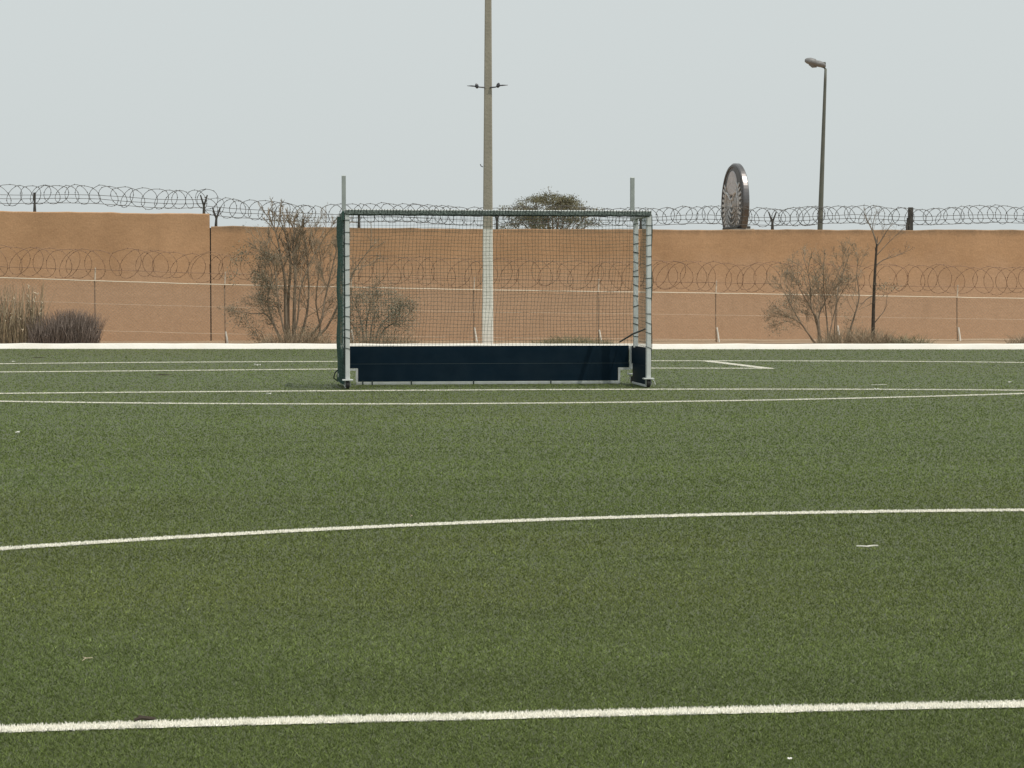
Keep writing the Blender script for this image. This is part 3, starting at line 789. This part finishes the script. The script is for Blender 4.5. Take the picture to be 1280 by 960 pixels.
# ------------------------------------------------------------------ vegetation
def rot_dir(d, ang, rnd):
    p = d.orthogonal().normalized(); p.rotate(Matrix.Rotation(rnd.uniform(0, 2 * math.pi), 3, d))
    return (d * math.cos(ang) + p * math.sin(ang)).normalized()
class Plant:
    def __init__(self, seed): self.r = random.Random(seed); self.wood = MB(); self.twigs = MB(); self.leaf = MB(); self.tips = []; self.kf = .62
    def stem(self, pts, r0, r1, levels, kids, lenf=.5, spread=(.35, .8), up=.25, sub=4, twig_r=.004):
        pts = [Vector(p) for p in pts]
        # smooth
        P = []
        for i in range(len(pts) - 1):
            a, b = pts[i], pts[i + 1]
            p0 = pts[i - 1] if i else a * 2 - b; p3 = pts[i + 2] if i + 2 < len(pts) else b * 2 - a
            for k in range(3):
                t = k / 3
                P.append(.5 * ((2 * a) + (b - p0) * t + (2 * p0 - 5 * a + 4 * b - p3) * t * t + (3 * a - p0 - 3 * b + p3) * t ** 3))
        P.append(pts[-1])
        n = len(P); L = sum((P[i + 1] - P[i]).length for i in range(n - 1))
        self.wood.tube(P, [r0 + (r1 - r0) * i / (n - 1) for i in range(n)], 6)
        self.kids(P, L, max(r1, r0 * .45), levels, kids, lenf, spread, up, twig_r)
    def kids(self, P, L, r, levels, kids, lenf, spread, up, twig_r, start=.22):
        n = len(P)
        for _ in range(kids):
            f = start + (1 - start) * self.r.random() ** .8
            x = f * (n - 1); i = min(n - 2, int(x)); p = P[i].lerp(P[i + 1], x - i)
            d = (P[i + 1] - P[i]).normalized()
            d = rot_dir(d, self.r.uniform(*spread), self.r); d.y *= .7; d.z += up; d.normalize()
            self.grow(p, d, L * lenf * self.r.uniform(.55, 1.15) * (1.15 - .5 * f), r * .55, levels - 1, max(3, int(kids * self.kf)), lenf, spread, up, twig_r)
    def grow(self, p, d, L, r, levels, kids, lenf, spread, up, twig_r):
        n = 4 if levels > 0 else 3; P = [p.copy()]; dd = d.copy()
        for i in range(n):
            dd = (dd + Vector((self.r.gauss(0, .13), self.r.gauss(0, .13), self.r.gauss(.03, .12)))).normalized()
            P.append(P[-1] + dd * L / n)
        r = max(r, twig_r)
        (self.wood if r > .011 else self.twigs).tube(P, [r * (1 - .6 * i / n) for i in range(n + 1)], 4 if r > .008 else 3, cap=False)
        if levels > 0: self.kids(P, L, r, levels, kids, lenf, spread, up, twig_r, .15)
        else: self.tips += [(P[-1], dd), (P[2], dd), (P[1], dd)]
    def leaves(self, n, size, region=None, spread=.05, tips=None):
        tips = tips or self.tips
        if region: tips = [t for t in tips if region(t[0])]
        if not tips: return
        for _ in range(n):
            p, d = self.r.choice(tips)
            c = p + Vector([self.r.gauss(0, spread) for _ in range(3)])
            self.blob_leaf(c, size)
    def blob_leaf(self, c, size):
        s = size * self.r.uniform(.6, 1.4)
        a = Vector([self.r.gauss(0, 1) for _ in range(3)]).normalized(); b = a.orthogonal().normalized()
        b.rotate(Matrix.Rotation(self.r.uniform(0, 6.28), 3, a))
        self.leaf.quad(c - a * s, c - b * s * .3, c + a * s, c + b * s * .3)
    def finish(self, name, loc, label, cat, wood='bark', twig='twig', leafm='leaf_grey', names=('trunk', 'twigs', 'foliage'), group=None):
        t = thing(name, loc, label, cat, group)
        for mb, nm, m in ((self.wood, names[0], wood), (self.twigs, names[1], twig), (self.leaf, names[2], leafm)):
            if mb.v:
                o = mb.build(nm, m); o.parent = t; o.matrix_parent_inverse = Matrix.Translation(-Vector(loc))
                if nm != names[0]: o['kind'] = 'stuff'
        return t

# --- large half-bare shrub beside the goal's open side
TY = 45.2
def S(px, py, dy=0.0): return at(px, py, TY + dy)
P1 = Plant(5); P1.kf = .80
G0 = .02
def base(px, dy=0): q = S(px, 427, dy); return Vector((q.x, q.y, G0))
P1.stem([base(358), S(357, 390), S(356, 350), S(351, 322), S(346, 295), S(338, 275)], .050, .008, 3, 12, .27, (.35, .95), .10, twig_r=.0021)
P1.stem([base(361, .1), S(360, 380, .1), S(363, 340, .2), S(361, 310, .2), S(355, 288, .2), S(348, 268, .2)], .042, .007, 3, 12, .27, (.35, .95), .10, twig_r=.0021)
P1.stem([base(367, .1), S(368, 380), S(369, 340), S(366, 312), S(369, 290)], .048, .012, 3, 16, .36, (.35, .95), .10, twig_r=.0021)
P1.stem([base(372, .2), S(383, 395, .2), S(386, 360, .3), S(384, 325, .3), S(381, 288, .3)], .035, .008, 3, 17, .38, (.35, .95), .10, twig_r=.0021)
P1.stem([base(376, .1), S(400, 405, -.1), S(406, 375, -.1), S(414, 340, -.1), S(421, 312, -.1)], .032, .008, 3, 15, .38, (.35, .95), .10, twig_r=.0021)
P1.stem([base(380, .0), S(408, 410, .1), S(430, 365, .1), S(445, 335, .2), S(466, 306, .2)], .032, .007, 3, 11, .34, (.35, .95), .10, twig_r=.0021)
P1.stem([base(356, -.1), S(340, 400, -.1), S(335, 372, -.2), S(340, 345, -.2), S(334, 325, -.2)], .030, .008, 3, 15, .44, (.35, .95), .10, twig_r=.0021)
P1.stem([base(354, -.1), S(335, 395, -.1), S(316, 392, -.2), S(292, 388, -.2)], .022, .006, 3, 12, .42, (.35, .95), .10, twig_r=.0021)
P1.stem([base(384, .1), S(400, 415, .2), S(395, 380, .3), S(398, 345, .3), S(402, 312, .3)], .026, .007, 3, 15, .40, (.35, .95), .10, twig_r=.0021)
P1.stem([base(363, -.2), S(372, 400, -.2), S(376, 360, -.3), S(392, 320, -.3), S(410, 290, -.3)], .026, .007, 3, 15, .38, (.35, .95), .10, twig_r=.0021)
P1.stem([base(360, -.2), S(352, 400, -.2), S(347, 370, -.3), S(342, 330, -.3), S(330, 300, -.3)], .026, .007, 3, 15, .38, (.35, .95), .10, twig_r=.0021)
for tips_px, n, sz in ((((300, 322), (318, 340), (325, 325)), 800, .021), (((336, 322), (326, 350), (330, 372), (345, 382), (340, 360)), 3200, .023), (((290, 388), (302, 392), (310, 402), (300, 400)), 850, .022), (((322, 415), (340, 400), (335, 385)), 1200, .021),
                       (((345, 275), (372, 268), (352, 290), (392, 275), (398, 285), (376, 275)), 520, .020), (((378, 415), (392, 412), (405, 416)), 800, .020), (((290, 345), (287, 341)), 60, .03), (((305, 317),), 70, .028)):
    tl = [(S(px + R(-6, 6), py + R(-6, 6), R(-.3, .3)), None) for px, py in tips_px for _ in range(7)]
    P1.leaves(n, sz, None, .095, tl)
P1.leaves(1500, .018, lambda p: p.z < 2.75, .05)
q = base(366)
P1.finish('shrub', (q.x, TY, 0), 'large half bare grey shrub with many stems beside the goal', 'shrub')

# --- low leafy bush seen through the net
P2 = Plant(8)
for px, lst in ((455, [(452, 405), (446, 385), (440, 372)]), (462, [(466, 400), (474, 385), (486, 375)]), (470, [(480, 412), (497, 402), (512, 396)]), (458, [(458, 405), (462, 385), (464, 368)]), (466, [(475, 408), (490, 392), (505, 380)]), (452, [(444, 412), (436, 400), (430, 392)])):
    P2.stem([base(px)] + [S(a, b, R(-.2, .3)) for a, b in lst], .022, .006, 3, 8, .45, (.3, .9), .2)
tl = [(S(px + R(-10, 10), py + R(-7, 7), R(-.3, .4)), None) for px, py in ((445, 400), (452, 412), (466, 395), (482, 402), (495, 398), (505, 408), (478, 415), (490, 385), (440, 418)) for _ in range(9)]
P2.leaves(2600, .022, None, .09, tl)
P2.leaves(6500, .020, None, .10)
q = base(462)
P2.finish('bush', (q.x, TY, 0), 'low dusty green leafy bush seen through the goal net', 'bush', leafm='leaf_grey')

# --- sparse multi-stem shrub right of the medallion
P3 = Plant(12); P3.kf = .78
def st3(lst, r, n, lf): P3.stem(lst, r, .004, 3, n, lf, (.35, 1.0), .10, twig_r=.0021)
st3([base(1024), S(1022, 400), S(1014, 385), S(1012, 350), S(1002, 315)], .032, 14, .38)
st3([base(1027), S(1023, 398, .1), S(1030, 380, .1), S(1038, 362, .1), S(1052, 332, .1)], .028, 14, .40)
st3([base(1036), S(1034, 405, .1), S(1032, 385, .1), S(1029, 350, .1), S(1031, 312, .1)], .024, 14, .34)
st3([base(1022), S(1000, 402, -.1), S(986, 376, -.1), S(976, 356, -.1)], .022, 14, .46)
st3([base(1056, .2), S(1068, 395, .1), S(1074, 370, .1), S(1071, 345, .1), S(1073, 318, .1)], .024, 12, .36)
st3([base(1042), S(1044, 400, -.1), S(1046, 370, -.1), S(1056, 335, -.1), S(1062, 318, -.1)], .018, 12, .36)
st3([base(1020), S(1004, 408, .1), S(990, 398, .1), S(970, 392, .1)], .018, 13, .50)
st3([base(1026), S(1018, 395, .2), S(1002, 365, .2), S(988, 335, .2)], .020, 13, .42)
st3([base(1034), S(1042, 395, .2), S(1050, 370, .2), S(1066, 345, .2)], .018, 12, .42)
tl = [(S(px + R(-10, 10), py + R(-8, 8), R(-.3, .3)), None) for px, py in ((975, 385), (985, 402), (968, 405), (1000, 350), (1012, 345), (1052, 350), (1000, 385), (985, 375), (1060, 400)) for _ in range(9)]
P3.leaves(1900, .020, None, .09, tl); P3.leaves(1500, .018, None, .06)
q = base(1032)
P3.finish('shrub', (q.x, TY, 0), 'sparse bare shrub with curving stems near the street lamp', 'shrub')

# --- slender bare tree
P4 = Plant(21)
P4.stem([base(1091), S(1092, 380), S(1094, 335), S(1096, 305)], .046, .022, 1, 3, .16, (.4, .9), .15, twig_r=.005)
P4.wood, trunk_mb = P4.twigs, P4.wood                 # the limbs above the fork are pale and dead
P4.stem([S(1096, 306), S(1091, 290), S(1084, 275), S(1080, 266)], .019, .005, 2, 7, .42, (.35, .9), .15, twig_r=.0032)
P4.stem([S(1096, 308), S(1103, 298), S(1109, 288), S(1116, 278)], .017, .005, 2, 7, .50, (.3, .8), .12, twig_r=.0032)
P4.stem([S(1094, 333), S(1104, 325), S(1120, 320), S(1133, 314)], .015, .004, 2, 9, .42, (.3, .8), .12, twig_r=.0032)
P4.stem([S(1096, 302), S(1091, 288), S(1092, 276), S(1096, 264)], .014, .004, 2, 7, .45, (.3, .8), .12, twig_r=.0032)
P4.stem([S(1095, 320), S(1106, 308), S(1116, 298), S(1128, 286)], .012, .004, 2, 8, .45, (.3, .8), .12, twig_r=.0030)
P4.stem([S(1092, 405), S(1100, 395), S(1107, 385), S(1109, 368)], .014, .004, 1, 4, .4, (.3, .8), .2, twig_r=.003)
P4.stem([S(1090, 370), S(1082, 375), S(1074, 385)], .014, .004, 2, 5, .4, (.3, .8), .1, twig_r=.003)
P4.twigs, P4.wood = P4.wood, trunk_mb
tl = [(S(px + R(-8, 8), py + R(-4, 4), R(-.2, .2)), None) for px, py in ((1108, 357), (1116, 360), (1100, 360)) for _ in range(6)]
P4.leaves(220, .022, None, .05, tl); P4.leaves(110, .016, None, .04)
q = base(1091)
P4.finish('bare_tree', (q.x, TY, 0), 'slender bare tree with a dark straight trunk against the wall', 'tree', wood='bark_dark', twig='twig_dark', names=('trunk', 'crown', 'foliage'))

# --- acacia crown rising behind the wall
P5 = Plant(31); AY = 70.0
def A(px, py, dy=0.0): return at(px, py, AY + dy)
ab = Vector((A(690, 300).x, AY, 0))
fork = ab + Vector((.05, 0, 2.1))
P5.wood.tube([ab - Vector((0, 0, .1)), ab + Vector((.06, 0, 1.0)), fork], [.14, .12, .10], 8)
for px, py, dy in ((645, 268, .2), (655, 258, -.4), (668, 250, .3), (680, 243, -.2), (690, 242, .4), (702, 245, -.3), (712, 250, .3), (722, 258, 0), (732, 270, -.3), (640, 280, .3), (738, 278, .2), (690, 262, -.8), (675, 270, .8), (705, 268, .9), (660, 278, -.7), (720, 278, -.6)):
    e = A(px, py, dy)
    P5.stem([fork, fork.lerp(e, .45) + Vector((0, 0, .12)), e], .045, .010, 3, 6, .24, (.4, 1.0), .10, twig_r=.007)
ctr = A(686, 272); rx = 62 * AY / FPX; rz_ = 31 * AY / FPX
clumps = []
for _ in range(95):
    a_ = P5.r.uniform(0, math.pi * 2); v_ = P5.r.uniform(-.5, 1.0); k_ = math.sqrt(max(0, 1 - v_ * v_ * .98)) * P5.r.uniform(.35, 1.0)
    clumps.append((ctr + Vector((math.cos(a_) * k_ * rx, math.sin(a_) * k_ * rx * .9, v_ * rz_ * P5.r.uniform(.75, 1.0))), None))
for _ in range(14000):
    c_, _n = P5.r.choice(clumps)
    P5.blob_leaf(c_ + Vector((P5.r.gauss(0, .16), P5.r.gauss(0, .16), P5.r.gauss(0, .055))), .036)
P5.leaves(5000, .032, lambda p: p.z < 4.72, .06)
P5.finish('acacia_tree', (ab.x, AY, 0), 'rounded thorny acacia crown showing over the wall behind the goal', 'tree', leafm='leaf_acacia', twig='bark', names=('trunk', 'crown', 'foliage'))

# --- brush, reeds and weeds along the kerb
def tuft(name, label, cat, px0, px1, py_top, n, material, w=.006, lean=.35, Y=44.9, zvar=.5, seed=1, depth=.5, curve=.2, dome=True, group=None, flat=.55):
    r = random.Random(seed); mb = MB()
    x0, x1 = at(px0, 420, Y).x, at(px1, 420, Y).x; H = at(px0, py_top, Y).z; cx = (x0 + x1) / 2; hw = (x1 - x0) / 2
    for _ in range(n):
        u = r.uniform(-1, 1); x = cx + u * hw * .92; y = Y + r.uniform(-.5, .5) * depth
        h = H * (1 - zvar * r.random()) * ((1 - flat * u * u) if dome else 1)
        l = r.gauss(0, lean) * h; m = r.gauss(0, curve) * h
        mb.tube([(x, y, .0), (x + l * .45 + m * .3, y + r.gauss(0, .1) * h, h * .55), (x + l + m * .4, y + r.gauss(0, .2) * h, h)], [w, w * .8, w * .3], 3, cap=False)
    o = mb.build(name, material)
    t = thing(name, (cx, Y, .03), label, cat, group)
    o.name = 'stems'; o.parent = t; o.matrix_parent_inverse = Matrix.Translation((-cx, -Y, -.03)); o['kind'] = 'stuff'
    return t, o
t, o = tuft('dry_bush', 'dense dark brown dead bush beside the white kerb', 'bush', 56, 122, 384, 2600, 'dead_brush', .0055, .22, 44.9, .8, 3, .8, flat=.22)
t2, o2 = tuft('dry_bush', 'small dark brown dead bush between the reeds and bigger bush', 'bush', 38, 64, 394, 700, 'dead_brush', .006, .3, 44.75, .75, 4, .5)
t3, o3 = tuft('reed_clump', 'tall dry straw reeds with pale seed heads by the kerb', 'reeds', -28, 54, 352, 520, 'straw_dark', .007, .10, 45.1, .85, 5, .7, .06, dome=False)
r = random.Random(6); mbs = MB(); mbh = MB()
for _ in range(46):
    px = r.uniform(-25, 52); top = r.uniform(350, 395); Y = 45.0 + r.uniform(-.3, .4)
    a = at(px, 428, Y); b = at(px + r.gauss(2, 4), top, Y); a.z = 0
    mbs.tube([a, a.lerp(b, .5) + Vector((r.gauss(0, .02), 0, 0)), b], [.008, .007, .004], 4)
    for _k in range(r.choice([0, 1, 2, 3])):
        c = a.lerp(b, r.uniform(.3, 1.02)); mbh.tube([c, c + Vector((r.gauss(0, .02), 0, .03)), c + Vector((r.gauss(0, .03), 0, .07))], [.006, .014, .003], 4)
for mb, nm, mm in ((mbs, 'tall_stalks', 'straw'), (mbh, 'seed_heads', 'seed')):
    o = mb.build(nm, mm); o.parent = t3; o.matrix_parent_inverse = Matrix.Translation(-Vector(t3.location)); o['kind'] = 'stuff'
tuft('weed_patch', 'patch of low dry grass at the foot of the slender bare tree', 'weeds', 1016, 1128, 405, 800, 'straw_dark', .0045, .5, 44.8, .6, 7, .6)
tuft('weed_patch', 'low greenish weeds growing between the slender bare tree and a fence post', 'weeds', 1105, 1168, 416, 300, 'leaf_green', .005, .6, 44.7, .6, 8, .5)
tuft('weed_patch', 'low green weeds at the wall foot seen through the goal net', 'weeds', 655, 775, 417, 600, 'leaf_green', .005, .6, 44.7, .6, 9, .5)
tuft('weed_patch', 'dry yellow grass around the foot of the large grey shrub', 'weeds', 318, 420, 403, 450, 'straw_dark', .005, .45, 44.8, .6, 10, .6)
tuft('weed_patch', 'thin dry grass tuft under the dusty bush behind the goal net', 'weeds', 418, 525, 408, 420, 'straw_dark', .0045, .5, 44.8, .6, 14, .6)
tuft('weed_patch', 'thin dry grass at the foot of the long wall near the last fence post', 'weeds', 1258, 1310, 415, 260, 'straw_dark', .006, .5, 44.8, .6, 12, .6)

# ------------------------------------------------------------------ litter on the turf
def scrap(name, px, py, label, material, kind='paper', size=.05, rot=0.0):
    p = spot(px, py, .022); mb = MB(); r = random.Random(int(px * 7 + py))
    if kind == 'paper':                 # crumpled sheet
        n = 5; g = []
        for j in range(n):
            for i in range(n):
                g.append(((i / 4 - .5) * size + r.gauss(0, size * .06), (j / 4 - .5) * size * .8 + r.gauss(0, size * .06), .004 + abs(r.gauss(0, size * .16))))
        m = len(g)
        mb.v = g + [(a, b, c + .0015) for a, b, c in g]
        for j in range(n - 1):
            for i in range(n - 1):
                q = (j * n + i, j * n + i + 1, (j + 1) * n + i + 1, (j + 1) * n + i)
                mb.f.append(tuple(reversed(q))); mb.f.append(tuple(k + m for k in q))
    elif kind == 'strip':
        rs = []
        for i in range(9):
            t = i / 8 - .5; y = .05 * size * math.sin(t * 5); z = .004 + .003 * abs(math.sin(t * 4)); w = size * .09 * (1.1 - abs(t))
            rs.append([(t * size, y - w, z), (t * size, y + w, z), (t * size, y + w, z + .004), (t * size, y - w, z + .004)])
        mb.rings(rs)
    else:                               # twig
        q_ = .22 if name == 'straw_piece' else 1.0
        mb.tube([(-size * .5, 0, .006), (-size * .15, size * .05, .012), (size * .2, -.02 * size, .010), (size * .5, size * .08, .008)], [.004 * q_, .006 * q_, .006 * q_, .003 * q_], 5)
        mb.tube([(-size * .1, size * .04, .012), (-size * .3, size * .15, .016)], [.005 * q_, .003 * q_], 4)
    o = mb.build(name, material); o.location = p; o.rotation_euler = (0, 0, rot)
    return tag(o, label, {'paper': 'litter', 'strip': 'litter', 'twig': 'twig'}[kind])
scrap('plastic_strip', 1084, 684.6, 'pale wavy plastic strip lying on the turf alone', 'pale_plastic', 'strip', .10, .1)
scrap('paper_scrap', 22, 541.5, 'small crumpled white paper scrap on open turf', 'paper', 'paper', .035)
scrap('twig', 181, 902.5, 'short black twig lying on the white outer circle line', 'bark_dark', 'twig', .055, .15)
scrap('straw_piece', 515, 647, 'short pale straw stub beside the shooting circle line', 'seed', 'twig', .03, 1.2)
scrap('paper_scrap', 322, 457.2, 'flat white paper scrap between the two far boundary lines', 'paper', 'paper', .09)
scrap('twig', 205, 469.3, 'dark twig lying just past the near boundary line', 'bark_dark', 'twig', .24, .05)
scrap('plastic_strip', 1099, 481.6, 'pale plastic strip on the turf behind the goal line', 'pale_plastic', 'strip', .20, 0)
scrap('paper_scrap', 1096, 487.6, 'white paper scrap lying on the goal line', 'paper', 'paper', .05)
scrap('paper_scrap', 987, 951, 'tiny white paper scrap on near turf before the outer circle line', 'paper', 'paper', .010)
scrap('paper_scrap', 336, 493, 'white paper scrap between the goal line and goal area arc', 'paper', 'paper', .05)
scrap('paper_scrap', 17, 452.4, 'white paper scrap on the far side of the boundary lines', 'paper', 'paper', .05)
scrap('twig', 48, 447.5, 'dark twig on the turf strip before the white kerb', 'bark_dark', 'twig', .22, 0)
scrap('straw_piece', 110, 827, 'pale dry straw lying diagonally on the turf', 'seed', 'twig', .05, 1.0)
scrap('paper_scrap', 1262, 478.5, 'small white paper scrap close behind the goal line end', 'paper', 'paper', .04)
